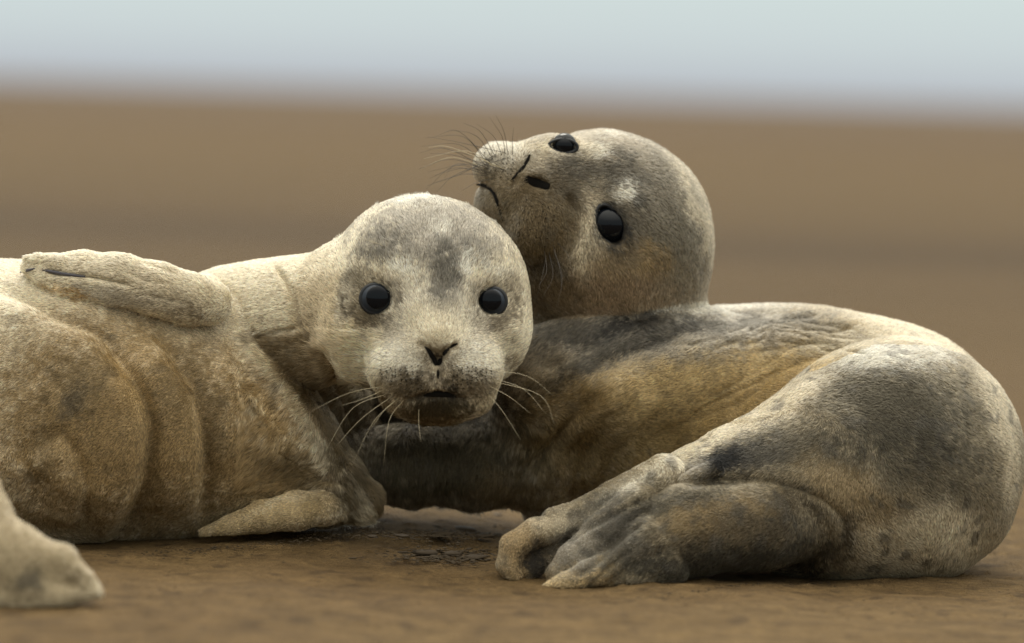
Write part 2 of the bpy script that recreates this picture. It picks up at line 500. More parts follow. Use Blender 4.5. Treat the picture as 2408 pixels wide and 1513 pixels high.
w_n = L.surf(1028, 880)
L.chain([(1030, 858, w_n - 2, 3), (1031, 885, w_n - 1, 4), (1030, 912, w_n + 2, 4)], sub=True, k=8)
for a in ([(992, 812), (1008, 824), (1018, 842), (1024, 852)], [(1068, 814), (1050, 824), (1038, 842), (1031, 852)]):
    L.chain([(p[0], p[1], L.surf(*p) + 4, 8) for p in a], sub=True, k=5)

# ================================================================== RIGHT SEAL (head thrown back, body curled round)
R = Sculpt(22)
# head
RW = 300
R.ell(1428, 562, RW, 250, 250, 246, k=20)
R.ell(1380, 400, RW - 10, 136, 86, 170, ang=-10, k=25)
R.ell(1330, 600, RW - 40, 150, 130, 170, k=40)
R.chain([(1400, 430, RW - 110, 105), (1300, 400, RW - 150, 82), (1240, 412, RW - 170, 60)], k=40)
R.ell(1262, 455, RW - 140, 118, 120, 120, k=40)
R.ell(1180, 394, RW - 120, 68, 62, 80, k=22)
R.ell(1270, 520, RW - 185, 80, 104, 88, ang=15, k=18)
R.ell(1262, 428, RW - 215, 46, 34, 44, k=20)
R.ell(1168, 480, RW - 70, 52, 66, 80, k=14)
R.ell(1475, 480, RW - 205, 44, 30, 30, ang=30, k=40)
# cheek and neck down behind the body
R.chain([(1450, 640, RW + 30, 215), (1460, 760, RW + 180, 190), (1480, 900, RW + 260, 180)], k=40)
R.chain([(1345, 640, RW + 10, 120), (1330, 700, RW + 30, 110)], k=40)
# torso
R.chain([(1410, 960, 430, 190), (1600, 975, 430, 232), (1750, 995, 420, 252), (1900, 1010, 400, 264), (2080, 1045, 350, 264), (2130, 1080, 240, 256)], k=8)
R.chain([(1290, 905, 205, 138), (1400, 882, 190, 142), (1540, 862, 210, 134), (1660, 876, 290, 142), (1800, 910, 350, 160)], k=10)
# hind body curling forward
R.chain([(2130, 1080, 240, 262), (2115, 1083, 120, 268), (2050, 1100, 30, 255), (1930, 1135, -60, 215), (1780, 1160, -130, 165), (1640, 1190, -190, 130), (1510, 1220, -240, 88), (1440, 1240, -270, 70)], k=12)
R.chain([(2250, 1190, 60, 120), (2180, 1270, 40, 95), (2000, 1290, -40, 80)], k=40)
# near hind flipper mass
R.chain([(1900, 1232, -180, 84), (1780, 1235, -262, 101), (1620, 1247, -322, 106), (1500, 1296, -360, 80)], k=9)
# chest and fore limb running left beneath the other pup's head
R.chain([(1400, 1000, 330, 190), (1280, 1060, 290, 130), (1120, 1090, 250, 98), (960, 1092, 240, 90), (840, 1090, 250, 84)], k=50)
R.chain([(1330, 1120, 330, 110), (1300, 1190, 320, 70)], k=30)
R.chain([(1150, 900, 420, 140), (900, 960, 400, 110), (800, 1000, 380, 80)], k=30)
# tail stub
R.chain([(1680, 1105, -300, 24), (1640, 1118, -318, 20), (1610, 1128, -325, 12)], k=8)
# toes
DG = [
 [(1560, 1130, -270, 58), (1440, 1175, -300, 42), (1340, 1212, -330, 28), (1300, 1225, -335, 27), (1318, 1256, -345, 18)],
 [(1500, 1160, -290, 44), (1360, 1232, -330, 32), (1262, 1252, -350, 33), (1208, 1285, -360, 30), (1195, 1330, -365, 25), (1212, 1375, -370, 20), (1245, 1408, -380, 14)],
 [(1500, 1200, -330, 64), (1420, 1262, -370, 54), (1350, 1318, -400, 42), (1312, 1352, -410, 30)],
 [(1520, 1270, -390, 58), (1450, 1322, -430, 36), (1385, 1352, -455, 34), (1330, 1380, -465, 33), (1284, 1400, -465, 27)],
 [(1560, 1320, -370, 68), (1470, 1350, -410, 48), (1425, 1380, -420, 30), (1412, 1400, -420, 22)]]
for a in DG: R.chain(a, k=4)
R.chain([(1380, 1262, -310, 34), (1290, 1286, -325, 40), (1242, 1345, -345, 32)], k=6, sq=0.5)
# sockets
REYES = [(1326, 337, 30), (1437, 531, 38)]
reye_c = []
w = R.surf(1327, 346); reye_c.append((1327, 343, w + 30, 30))
w = R.surf(1437, 531); reye_c.append((1434, 529, w + 41, 47))
u, v, w, r = reye_c[0]; R.ell(u, v - 2, w - 26, 36, 17, 22, ang=5, sub=True, k=14)
u, v, w, r = reye_c[1]; R.ell(u, v, w - 32, 27, 50, 30, ang=-24, sub=True, k=14)
# nostrils, slit, mouth
for a, rr in (([(1244, 424), (1262, 430), (1282, 437)], (10, 16, 10)), ([(1242, 372), (1234, 388), (1222, 402)], (4, 5, 4))):
    R.chain([(p[0], p[1], R.surf(*p) + 3, q) for p, q in zip(a, rr)], sub=True, k=6)
a = [(1122, 434), (1142, 438), (1160, 455), (1172, 478), (1180, 500)]
R.chain([(p[0], p[1], R.surf(*p) - 1, 6) for p in a], sub=True, k=8)

# ------------------------------------------------------------------ skin folds and creases: (polyline, kind, width, height, wmin, wmax)
FL = [('groove', [(560 + 12 * i, 1150 - 9 * i), (640 + 9 * i, 1128 - 7 * i), (720 + 6 * i, 1118 - 3 * i)], 4.5, 4) for i in range(9)] + [
 # overlapping skin rolls of the belly (raised left side, falling away to the right)
 ('fold', [(-60, 690), (0, 707), (75, 738), (137, 775), (218, 806), (274, 887), (317, 962), (328, 1037), (312, 1136), (276, 1223), (205, 1300)], 60, 60),
 ('fold', [(336, 775), (392, 856), (435, 937), (455, 1037), (460, 1124), (445, 1250)], 60, 48),
 ('fold', [(516, 844), (547, 912), (556, 1037), (547, 1120)], 45, 13),
 ('fold', [(500, 800), (555, 870), (603, 945), (660, 1020), (735, 1085)], 60, 15),
 ('fold', [(140, 1020), (175, 1100), (185, 1170), (178, 1250)], 45, 28),
 ('fold', [(20, 1040), (58, 1130), (56, 1200)], 45, 15),
 ('fold', [(100, 880), (150, 960), (165, 1010)], 40, 9),
 ('groove', [(560, 862), (600, 930), (640, 985)], 12, 5),
 ('groove', [(640, 615), (668, 650), (690, 695), (700, 745), (712, 778), (746, 813)], 7, 14),
 ('groove', [(597, 795), (653, 782), (709, 775)], 7, 12),
 ('groove', [(746, 813), (790, 887), (820, 960), (839, 1024)], 12, 14),
 ('groove', [(500, 650), (560, 700), (590, 770), (640, 860)], 8, 4),
 ('groove', [(640, 1050), (700, 1085), (750, 1120), (800, 1140)], 6, 5),
 ('groove', [(690, 1150), (760, 1125), (805, 1135), (815, 1160)], 6, 5),
 ('groove', [(90, 636), (150, 645), (220, 652), (330, 674)], 6, 12),
 ('groove', [(300, 640), (350, 660), (400, 668)], 5, 4), ('groove', [(330, 615), (380, 628), (430, 650)], 5, 4), ('groove', [(340, 690), (400, 706), (450, 715)], 5, 4),
]
_r = np.random.default_rng(5)
FR = []
for _i in range(26):
    _u, _v = _r.uniform(1560, 2000), _r.uniform(742, 830); _l = _r.uniform(30, 80); _t = _r.uniform(-0.35, 0.15) + (1800 - _u) * -0.0006
    FR.append(('groove', [(_u - _l, _v + _l * -_t), (_u, _v + _r.uniform(-6, 6)), (_u + _l, _v - _l * -_t)], 4.5, 5))
for _i in range(14):
    _u, _v = _r.uniform(1650, 1900), 0; _v = 1000 - (_u - 1650) * 0.5 - _r.uniform(10, 70); _l = _r.uniform(25, 60)
    FR.append(('groove', [(_u - _l, _v + _l * 0.55), (_u, _v), (_u + _l, _v - _l * 0.5)], 4.5, 4))
FR = FR + [
 ('groove', [(1325, 445), (1356, 500), (1352, 565), (1322, 618)], 10, 10),
 ('fold', [(1420, 880), (1330, 960), (1270, 1040), (1225, 1120)], 45, 22),
 ('fold', [(1480, 900), (1400, 980), (1350, 1060), (1322, 1150), (1312, 1230)], 50, 24),
 ('fold', [(1560, 920), (1470, 1000), (1410, 1080), (1385, 1180)], 45, 16),
 ('fold', [(1280, 1000), (1390, 900), (1500, 842), (1650, 795), (1800, 778), (1980, 800)], 55, 20),
 ('fold', [(1560, 830), (1650, 765), (1800, 745), (1950, 760)], 40, 9),
 ('groove', [(1250, 880), (1340, 850), (1440, 780), (1520, 740)], 16, 15),
 ('groove', [(1300, 985), (1400, 890), (1500, 835), (1640, 760)], 16, 11),
 ('groove', [(1225, 1130), (1270, 1060), (1330, 990), (1420, 900)], 16, 11),
 ('groove', [(1290, 1200), (1320, 1100), (1370, 1010), (1450, 940)], 16, 11),
 ('groove', [(1270, 1230), (1290, 1100), (1330, 1020)], 12, 5),
 ('groove', [(1380, 1200), (1370, 1110), (1400, 1030)], 16, 6),
 ('groove', [(1650, 740), (1800, 730), (1950, 760), (2040, 800)], 16, 8),
 ('groove', [(1700, 985), (1800, 900), (1900, 850), (2010, 820)], 10, 8),
 ('groove', [(1590, 1150), (1680, 1130), (1800, 1130), (1920, 1165), (1985, 1225), (1985, 1300), (1950, 1345)], 10, 10),
 ('groove', [(1300, 1290), (1400, 1230), (1500, 1180), (1580, 1150)], 9, 10),
 ('groove', [(1330, 1362), (1400, 1325), (1450, 1270), (1530, 1215)], 8, 10),
 ('groove', [(1368, 1400), (1400, 1370), (1440, 1330), (1500, 1280)], 7, 7),
 ('groove', [(2330, 900), (2385, 1000), (2385, 1120), (2330, 1230)], 9, 4),
 ('groove', [(1180, 355), (1215, 420), (1200, 440)], 5, 3),
]


def displace(V, N, folds):
    u, v, w = PROJ(V)
    facing = np.clip(-(N @ Fw) * 2.2 + 0.25, 0, 1)
    near = (w > -700)
    D = np.zeros(len(V))
    for kind, pts, wd, hh in folds:
        P = catmull(pts, 4)
        lo, hi = P.min(0) - 4 * wd, P.max(0) + 4 * wd
        idx = np.nonzero((u > lo[0]) & (u < hi[0]) & (v > lo[1]) & (v < hi[1]) & near)[0]
        if not len(idx) or hh == 0: continue
        r, s, t = polydist(u[idx], v[idx], P)
        r = r + 0.0
        env = np.minimum(sstep(t, 0.0, 0.18), 1 - sstep(t, 0.8, 1.0))
        if kind == 'groove':
            D[idx] -= hh * np.exp(-(r / wd) ** 2) * env
        else:
            x = r * s  # + on the raised side
            D[idx] += hh * (1 / (1 + np.exp(-x / 13.0)) * np.exp(-(np.maximum(x, 0) / (2.2 * wd)) ** 1.5) - 0.45 * np.exp(-((x + wd * .45) / (wd * .33)) ** 2)) * env
    return V + N * (D * facing * S0)[:, None]


# ------------------------------------------------------------------ coat colours
CREAM = (0.68, 0.60, 0.45); TAN = (0.385, 0.278, 0.140); OCHRE = (0.46, 0.345, 0.165); BROWN = (0.165, 0.120, 0.062)
GREY = (0.32, 0.29, 0.24); FACE = (0.60, 0.55, 0.455); DGREY = (0.075, 0.068, 0.056); BLACK = (0.030, 0.028, 0.026); WHITE = (0.72, 0.69, 0.60); MUD_SHADE = (0.105, 0.08, 0.045)  # mud tone: muddy fur, also painted as shade under chin and skull
# (u, v, ru, rv, angle, colour, strength)  -- fur markings, plus painted rim light on top edges and shade in recesses
CL = [
 (300, 1000, 420, 300, 0, TAN, 1.0), (620, 1130, 200, 130, 35, TAN, 1.0), (420, 1230, 500, 90, 0, BROWN, .45),
 (560, 700, 330, 105, 12, CREAM, 1), (150, 650, 320, 70, 0, CREAM, .9),
 (650, 960, 60, 40, 50, TAN, .8), (850, 1060, 90, 90, 0, MUD_SHADE, .9),
 (190, 900, 60, 90, 30, BROWN, .45), (175, 950, 28, 60, 25, DGREY, .55), (440, 900, 60, 110, 25, BROWN, .45), (500, 1000, 40, 110, 0, BROWN, .5),  # brown strips here and below: shade painted into the fold valleys
 (360, 1080, 30, 130, 0, BROWN, .45), (100, 1060, 30, 100, 0, BROWN, .4),
 (280, 700, 150, 26, 10, GREY, .6), (165, 694, 70, 9, 14, (0.42, 0.27, 0.10), .9), (230, 640, 150, 36, 8, (0.50, 0.43, 0.31), .6), (380, 690, 110, 50, 10, (0.42, 0.35, 0.24), .6), (450, 740, 40, 22, 20, BROWN, .7),
 (860, 700, 160, 260, 0, CREAM, .9), (850, 800, 80, 130, -20, (0.80, 0.69, 0.48), .8), (1160, 760, 120, 190, 0, CREAM, .7), (760, 760, 80, 150, 0, TAN, .45),
 (1020, 740, 150, 170, 0, FACE, .85), (1020, 545, 215, 100, 0, GREY, 1.0), (890, 575, 70, 44, -20, DGREY, .5), (868, 606, 40, 16, 10, DGREY, .55), (1042, 650, 44, 90, 0, DGREY, .85), (1140, 590, 60, 30, 15, DGREY, .35), (1090, 610, 30, 40, 0, DGREY, .3),
 (1000, 500, 90, 40, 0, GREY, .7), (1035, 540, 30, 24, 0, WHITE, .5), (1000, 452, 190, 24, 0, WHITE, .7),  # last white strip: rim light painted along the crown
 (945, 632, 50, 20, 10, WHITE, .8), (1100, 628, 26, 26, 0, WHITE, .9), (1165, 640, 50, 12, 8, WHITE, .5), (820, 700, 14, 80, 10, WHITE, .5),
 (862, 748, 58, 28, 12, MUD_SHADE, .8), (835, 690, 26, 56, 10, MUD_SHADE, .55), (860, 662, 50, 20, -10, MUD_SHADE, .55), (1180, 756, 48, 26, -12, MUD_SHADE, .8), (1208, 700, 26, 56, 0, MUD_SHADE, .6), (1180, 668, 44, 18, 10, MUD_SHADE, .5), (928, 690, 16, 36, 0, MUD_SHADE, .5), (1118, 700, 14, 30, 0, MUD_SHADE, .4),
 (920, 795, 36, 50, 20, GREY, .5), (1130, 790, 34, 46, -20, GREY, .4),
 (1028, 770, 80, 50, 0, CREAM, .8), (940, 870, 80, 58, 12, WHITE, .55), (1115, 870, 76, 58, -12, WHITE, .55),
 (962, 908, 78, 34, 8, BROWN, .85), (1098, 908, 76, 34, -8, BROWN, .85), (1000, 880, 30, 22, 0, BROWN, .5), (1060, 880, 30, 22, 0, BROWN, .5), (1028, 962, 118, 42, 0, MUD_SHADE, 1), (1020, 1020, 190, 40, 0, MUD_SHADE, 1), (878, 955, 50, 50, 0, MUD_SHADE, .9), (1028, 958, 74, 24, 0, (0.05, 0.04, 0.022), .8), (1028, 928, 60, 16, 0, BLACK, .85), (1028, 836, 34, 26, 0, BROWN, .6), (1028, 826, 32, 22, 0, BROWN, .9),  # mud tones mix muddy fur with shade painted under chin and skull
 (1028, 855, 12, 14, 0, BLACK, .9), (1200, 858, 16, 20, 0, BROWN, .8),
 (630, 1215, 190, 48, -16, (0.52, 0.41, 0.235), .9), (680, 1180, 120, 10, -18, CREAM, .6), (620, 1260, 140, 26, -12, BROWN, .6), (700, 1110, 110, 50, 20, BROWN, .7), (820, 1160, 50, 60, 0, MUD_SHADE, .7),
 (70, 1370, 40, 30, 0, DGREY, .7), (60, 1330, 230, 150, 0, (0.44, 0.36, 0.23), .85), (70, 1370, 40, 30, 0, DGREY, .7), (60, 1430, 200, 26, 0, CREAM, .35),
]
CR = [
 (1760, 960, 500, 250, -15, OCHRE, 1), (1620, 900, 300, 100, -20, (0.62, 0.48, 0.26), .8), (1750, 1000, 300, 90, -28, (0.46, 0.335, 0.165), .7), (1340, 1020, 150, 170, -40, (0.27, 0.195, 0.095), .85), (1050, 1090, 260, 120, 0, (0.085, 0.070, 0.042), 1), (1000, 960, 220, 90, 0, (0.05, 0.04, 0.025), 1), (1180, 1150, 90, 50, 0, BROWN, .6),  # two darkest patches mix dark fur with painted shade under the other head
 (1700, 1080, 280, 110, -25, OCHRE, .6), (1600, 790, 400, 66, -6, GREY, .9), (1430, 830, 220, 30, -28, DGREY, .85), (1700, 762, 260, 16, -3, DGREY, .8), (1900, 770, 120, 18, 8, BLACK, .6), (1550, 800, 160, 18, -24, BLACK, .6), (1650, 715, 200, 22, 0, WHITE, .8),  # white strip: light on the back's top edge, put into the coat
 (1900, 800, 120, 30, 10, BROWN, .5), (1990, 812, 130, 34, -10, (0.42, 0.36, 0.25), .9), (1340, 780, 120, 40, -10, DGREY, .8), (1490, 757, 110, 26, -18, BLACK, .85), (1400, 790, 100, 26, -20, BLACK, .5),
 (2000, 1000, 450, 200, 20, GREY, 0), (2150, 780, 220, 40, 20, CREAM, .8),
]
DARK_COAT_SHADE = (0.042, 0.037, 0.026)  # dark hind coat; also painted along the underside as shade
CR2 = [  # the hind body nearer the camera
 (2110, 960, 215, 135, 20, DARK_COAT_SHADE, .85), (2160, 1100, 200, 100, 20, DARK_COAT_SHADE, .5), (2040, 830, 240, 40, -4, WHITE, .7), (2340, 930, 40, 160, -15, CREAM, .7), (2375, 1080, 20, 130, 0, CREAM, .6),  # white strip paints the bright upper edge of the hump
 (1830, 960, 150, 30, -38, CREAM, .8), (1650, 1040, 200, 30, -30, CREAM, .9), (1480, 1140, 150, 20, -32, WHITE, .5), (1400, 1260, 130, 100, -35, (0.15, 0.13, 0.095), .85),
 (1880, 1050, 140, 60, 0, DARK_COAT_SHADE, .7), (1720, 1082, 90, 44, -4, BLACK, 1), (1715, 1082, 60, 30, -4, (0.012, 0.012, 0.012), 1), (1800, 1060, 70, 45, 0, DGREY, .7), (1640, 1100, 36, 30, 0, GREY, .6),
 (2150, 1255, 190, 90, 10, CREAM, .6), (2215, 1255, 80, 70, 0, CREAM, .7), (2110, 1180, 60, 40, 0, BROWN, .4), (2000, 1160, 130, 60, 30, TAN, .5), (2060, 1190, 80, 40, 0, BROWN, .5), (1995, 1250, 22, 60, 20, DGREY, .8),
 (1750, 1250, 250, 110, -5, (0.13, 0.10, 0.06), .95), (1850, 1210, 80, 60, 0, DARK_COAT_SHADE, .5), (1720, 1320, 260, 44, -4, DARK_COAT_SHADE, .9), (1900, 1300, 60, 60, 0, DARK_COAT_SHADE, .7), (1560, 1190, 190, 26, -15, DARK_COAT_SHADE, .85), (1620, 1225, 70, 36, 0, TAN, .5), (1760, 1190, 90, 20, 4, TAN, .35), (1460, 1270, 80, 90, -40, DGREY, .75),  # dark strips along the bottom: underside shade painted into the coat
 (1350, 1290, 80, 60, -40, GREY, .8), (1600, 1350, 200, 40, 10, DARK_COAT_SHADE, .7),
 (1230, 1300, 70, 90, 0, (0.42, 0.31, 0.17), .9), (1300, 1230, 70, 24, 0, CREAM, .6), (1340, 1372, 100, 28, -24, (0.62, 0.48, 0.27), .95), (1420, 1385, 26, 30, 0, TAN, .8), (1375, 1395, 16, 22, 0, BLACK, .9), (1360, 1345, 50, 10, -32, BLACK, .8), (1262, 1318, 34, 56, 12, BLACK, .95),  # black patches: dark web, and shade painted in the gaps between toes
]
CR3 = [  # head of the right seal
 (1430, 560, 260, 270, 0, (0.32, 0.265, 0.185), 1), (1560, 480, 170, 190, 30, (0.17, 0.15, 0.115), .85), (1400, 400, 130, 34, 12, DGREY, .8), (1310, 400, 60, 40, 10, DGREY, .4), (1340, 460, 44, 60, 0, DGREY, .65), (1352, 540, 16, 70, 0, BROWN, .8), (1280, 600, 60, 24, 0, BROWN, .6),  # brown strips at the pad's edge: crease shade painted on
 (1460, 370, 36, 20, 10, DGREY, .8), (1498, 468, 22, 30, -30, DGREY, .9), (1408, 352, 30, 15, 30, WHITE, 1), (1467, 452, 22, 26, -10, WHITE, 1),
 (1590, 600, 70, 120, 0, (0.16, 0.14, 0.10), .6), (1310, 350, 110, 22, 0, CREAM, .8), (1380, 560, 34, 130, 8, CREAM, .8), (1470, 620, 110, 50, 0, TAN, .5), (1540, 605, 46, 30, -40, TAN, .7), (1545, 612, 28, 10, -40, DGREY, .6),
 (1262, 505, 100, 110, 10, (0.15, 0.12, 0.078), .8), (1320, 470, 40, 60, 0, (0.12, 0.10, 0.07), .6), (1210, 440, 60, 30, -30, BROWN, .6), (1175, 368, 70, 36, 0, WHITE, .7), (1200, 400, 60, 50, 0, BROWN, .4), (1275, 530, 80, 100, 15, BROWN, .75), (1170, 480, 60, 60, 0, BROWN, .6), (1255, 430, 40, 30, 0, BROWN, .5),
 (1400, 690, 200, 70, 0, (0.30, 0.22, 0.14), .8), (1290, 640, 50, 40, 0, BLACK, .7), (1300, 690, 90, 60, 0, BROWN, .6), (1450, 300, 120, 16, 0, WHITE, .6), (1640, 480, 30, 190, -25, CREAM, .7), (1445, 545, 60, 75, -24, DGREY, .3), (1437, 532, 38, 64, -24, BLACK, 1),  # white strip: rim light painted on top of the head
]


def coat(P, seal):
    u, v, w = PROJ(P)
    rj, rj2 = rng.normal(0, 1, len(P)), rng.normal(0, 1, len(P))
    n1 = fbm(P, 0.010, 1 + seal, 3); n2 = fbm(P, 0.006, 11 + seal, 2); n3 = noise(P, 0.0018, 31)
    uu = u + 20 * fbm(P, 0.012, 51, 2) + rj * 7; vv = v + 20 * fbm(P, 0.012, 71, 2) + rj2 * 7
    C = np.empty((len(P), 3)); C[:] = CREAM if seal == 0 else (0.36, 0.31, 0.235)

    def paint(lst, mask=None):
        for (a, b, ru, rv, ang, col, al) in lst:
            if al == 0: continue
            R_ = max(ru, rv) * 1.5 + 30
            idx = np.nonzero((np.abs(u - a) < R_) & (np.abs(v - b) < R_) & (True if mask is None else mask))[0]
            if not len(idx): continue
            t = math.radians(ang); dx = uu[idx] - a; dy = vv[idx] - b
            q = np.hypot((dx * math.cos(t) + dy * math.sin(t)) / ru, (-dx * math.sin(t) + dy * math.cos(t)) / rv)
            m = al * (1 - sstep(q + 0.22 * n2[idx] + 0.25 * n3[idx], 0.4, 1.35))
            C[idx] = C[idx] * (1 - m[:, None]) + np.array(col) * m[:, None]
    if seal == 0:
        paint(CL[:5]); 
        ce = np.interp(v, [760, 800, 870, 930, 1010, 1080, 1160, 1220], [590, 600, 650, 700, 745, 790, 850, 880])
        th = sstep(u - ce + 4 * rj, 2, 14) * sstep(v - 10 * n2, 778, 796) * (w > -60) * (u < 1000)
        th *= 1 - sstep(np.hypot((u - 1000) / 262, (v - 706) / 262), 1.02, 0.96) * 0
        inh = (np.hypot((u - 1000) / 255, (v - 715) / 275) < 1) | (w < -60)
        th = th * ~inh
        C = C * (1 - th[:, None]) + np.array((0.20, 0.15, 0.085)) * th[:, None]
        rim_light = np.exp(-((u - ce + 16) / 16) ** 2) * (u < ce) * (v > 640) * (v < 1090) * (w < 120) * 0.55  # light catching the chest edge, painted into the coat as cream
        C = C * (1 - rim_light[:, None]) + np.array(CREAM) * rim_light[:, None]
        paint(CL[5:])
        body = (u < 800) & (v > 740)
        sp = sstep(n1 + 0.5 * n2 + 0.25 * fbm(P, 0.05, 41, 2), 0.24, 0.6) * 0.52
        sp = sp * np.where(body, 1, 0.12)
        C = C * (1 - sp[:, None]) + np.array(BROWN) * sp[:, None] * 0.8
        mz = np.exp(-((u - 1028) / 110) ** 4 - ((v - 905) / 50) ** 4) * (w < -150)
        eyr = (np.exp(-(np.hypot((u - 872) / 74, (v - 712) / 62) - 0.75) ** 2 * 9) + np.exp(-(np.hypot((u - 1170) / 66, (v - 716) / 60) - 0.75) ** 2 * 9)) * (w < -60) * (u < 1250)
        st = sstep(noise(P * np.array([1, 1, 1]), 0.0024, 77) + 0.4 * noise(P, 0.0012, 78), 0.05, 0.5) * np.clip(0.75 * mz + 0.7 * eyr, 0, 0.85)
        C = C * (1 - st[:, None]) + np.array((0.07, 0.052, 0.032)) * st[:, None]
    else:
        head = (v < np.interp(u, [1100, 1250, 1450, 1560, 1650, 1720], [760, 762, 742, 718, 702, 690])) & (w < 420) & (u < 1720)
        hl = np.interp(u, [1150, 1300, 1430, 1500, 1660, 1800, 1900, 2050, 2200, 2420], [1190, 1185, 1165, 1105, 1005, 950, 880, 812, 812, 890])
        hind = (v > hl - 45) & (w < np.interp(u, [1800, 2000, 2060], [30, 100, 300])) & ((u < 1900) | (v > hl)) & ~head
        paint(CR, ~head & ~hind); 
        C[hind] = (0.28, 0.235, 0.16)
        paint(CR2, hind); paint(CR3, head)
        sp = sstep(n1 + 0.5 * n2, 0.15, 0.55) * np.where(hind, 0.6, 0.3)
        C = C * (1 - sp[:, None]) + np.array(DGREY) * sp[:, None]
    return np.clip(C * (1 + 0.10 * n2 + 0.10 * n3)[:, None], 0.01, 0.9)


# ------------------------------------------------------------------ fur flow seeds (u, v, du, dv)
SL = [(1028 + r * math.cos(a), 830 + r * math.sin(a), math.cos(a), math.sin(a)) for r in (60, 140, 230) for a in np.arange(0, 6.28, 0.52)]
SL += [(1028 + 320 * math.cos(a), 830 + 320 * math.sin(a), math.cos(a), math.sin(a)) for a in np.arange(3.2, 6.2, 0.3)]
SL += [(700, 700, -1, .15), (600, 700, -1, .1), (450, 690, -1, -.1), (300, 660, -1, -.05), (120, 630, -1, 0), (700, 900, -.6, .3), (620, 1000, -.7, .7), (500, 900, -.8, .5),
       (300, 900, -.8, .5), (100, 900, -.8, .5), (300, 1150, -.6, .8), (100, 1150, -.6, .8), (500, 1150, -.6, .8), (700, 1130, -.9, .2), (600, 1230, -1, .3), (850, 1150, .6, .8), (0, 1300, 1, .5), (150, 1350, 1, .5), (800, 1020, -.4, .9)]
SR = [(1180, 410, -.6, -.2), (1250, 420, .3, .1), (1280, 530, .2, 1), (1300, 400, 1, .1), (1400, 400, 1, .1), (1500, 400, 1, .4), (1600, 480, .7, .8), (1640, 600, .2, 1), (1500, 550, 1, .7), (1380, 560, .3, 1),
      (1400, 660, .1, 1), (1550, 680, .1, 1), (1350, 330, 1, -.1), (1450, 320, 1, .1), (1180, 360, -.3, -1), (1165, 470, -.5, .5), (1200, 1090, -.1, 1), (1000, 1080, .1, 1), (1050, 1150, 0, 1), (1350, 1050, .3, 1), (1250, 900, .6, -.3), (1400, 800, .8, -.6),
      (1400, 900, .9, -.5), (1600, 850, 1, -.3), (1600, 1000, 1, -.1), (1800, 900, 1, .1), (1750, 760, 1, 0), (1950, 800, 1, .2), (1450, 1100, .7, .5), (2000, 900, .9, .3), (2200, 900, .6, .8), (2350, 1050, .9, .3), (2200, 1100, .8, .5), (2100, 1250, .6, .7),
      (2000, 1100, -.2, 1), (1850, 1050, -.9, .5), (1700, 1100, -1, .4), (1500, 1180, -1, .5), (1350, 1300, -.8, .6), (1700, 1250, -1, .4), (2250, 1280, 0, 1)]


def flow(P, N, seeds):
    u, v, w = PROJ(P)
    S = np.array(seeds); S[:, 2:] /= np.linalg.norm(S[:, 2:], axis=1, keepdims=True)
    D = np.zeros((len(P), 2)); W = np.zeros(len(P))
    for (a, b, x, y) in S:
        k = 1 / ((u - a) ** 2 + (v - b) ** 2 + 600) ** 2 * 1e8
        D[:, 0] += k * x; D[:, 1] += k * y
    a = 0.22 * noise(P, 0.012, 91) + 0.12 * noise(P, 0.003, 93)
    dx, dy = D[:, 0] * np.cos(a) - D[:, 1] * np.sin(a), D[:, 0] * np.sin(a) + D[:, 1] * np.cos(a)
    n = np.hypot(dx, dy) + 1e-9
    T = np.outer(dx / n, Rt) - np.outer(dy / n, Up)
    T = T - N * (T * N).sum(1, keepdims=True) * 0.97
    return T / (np.linalg.norm(T, axis=1, keepdims=True) + 1e-9)


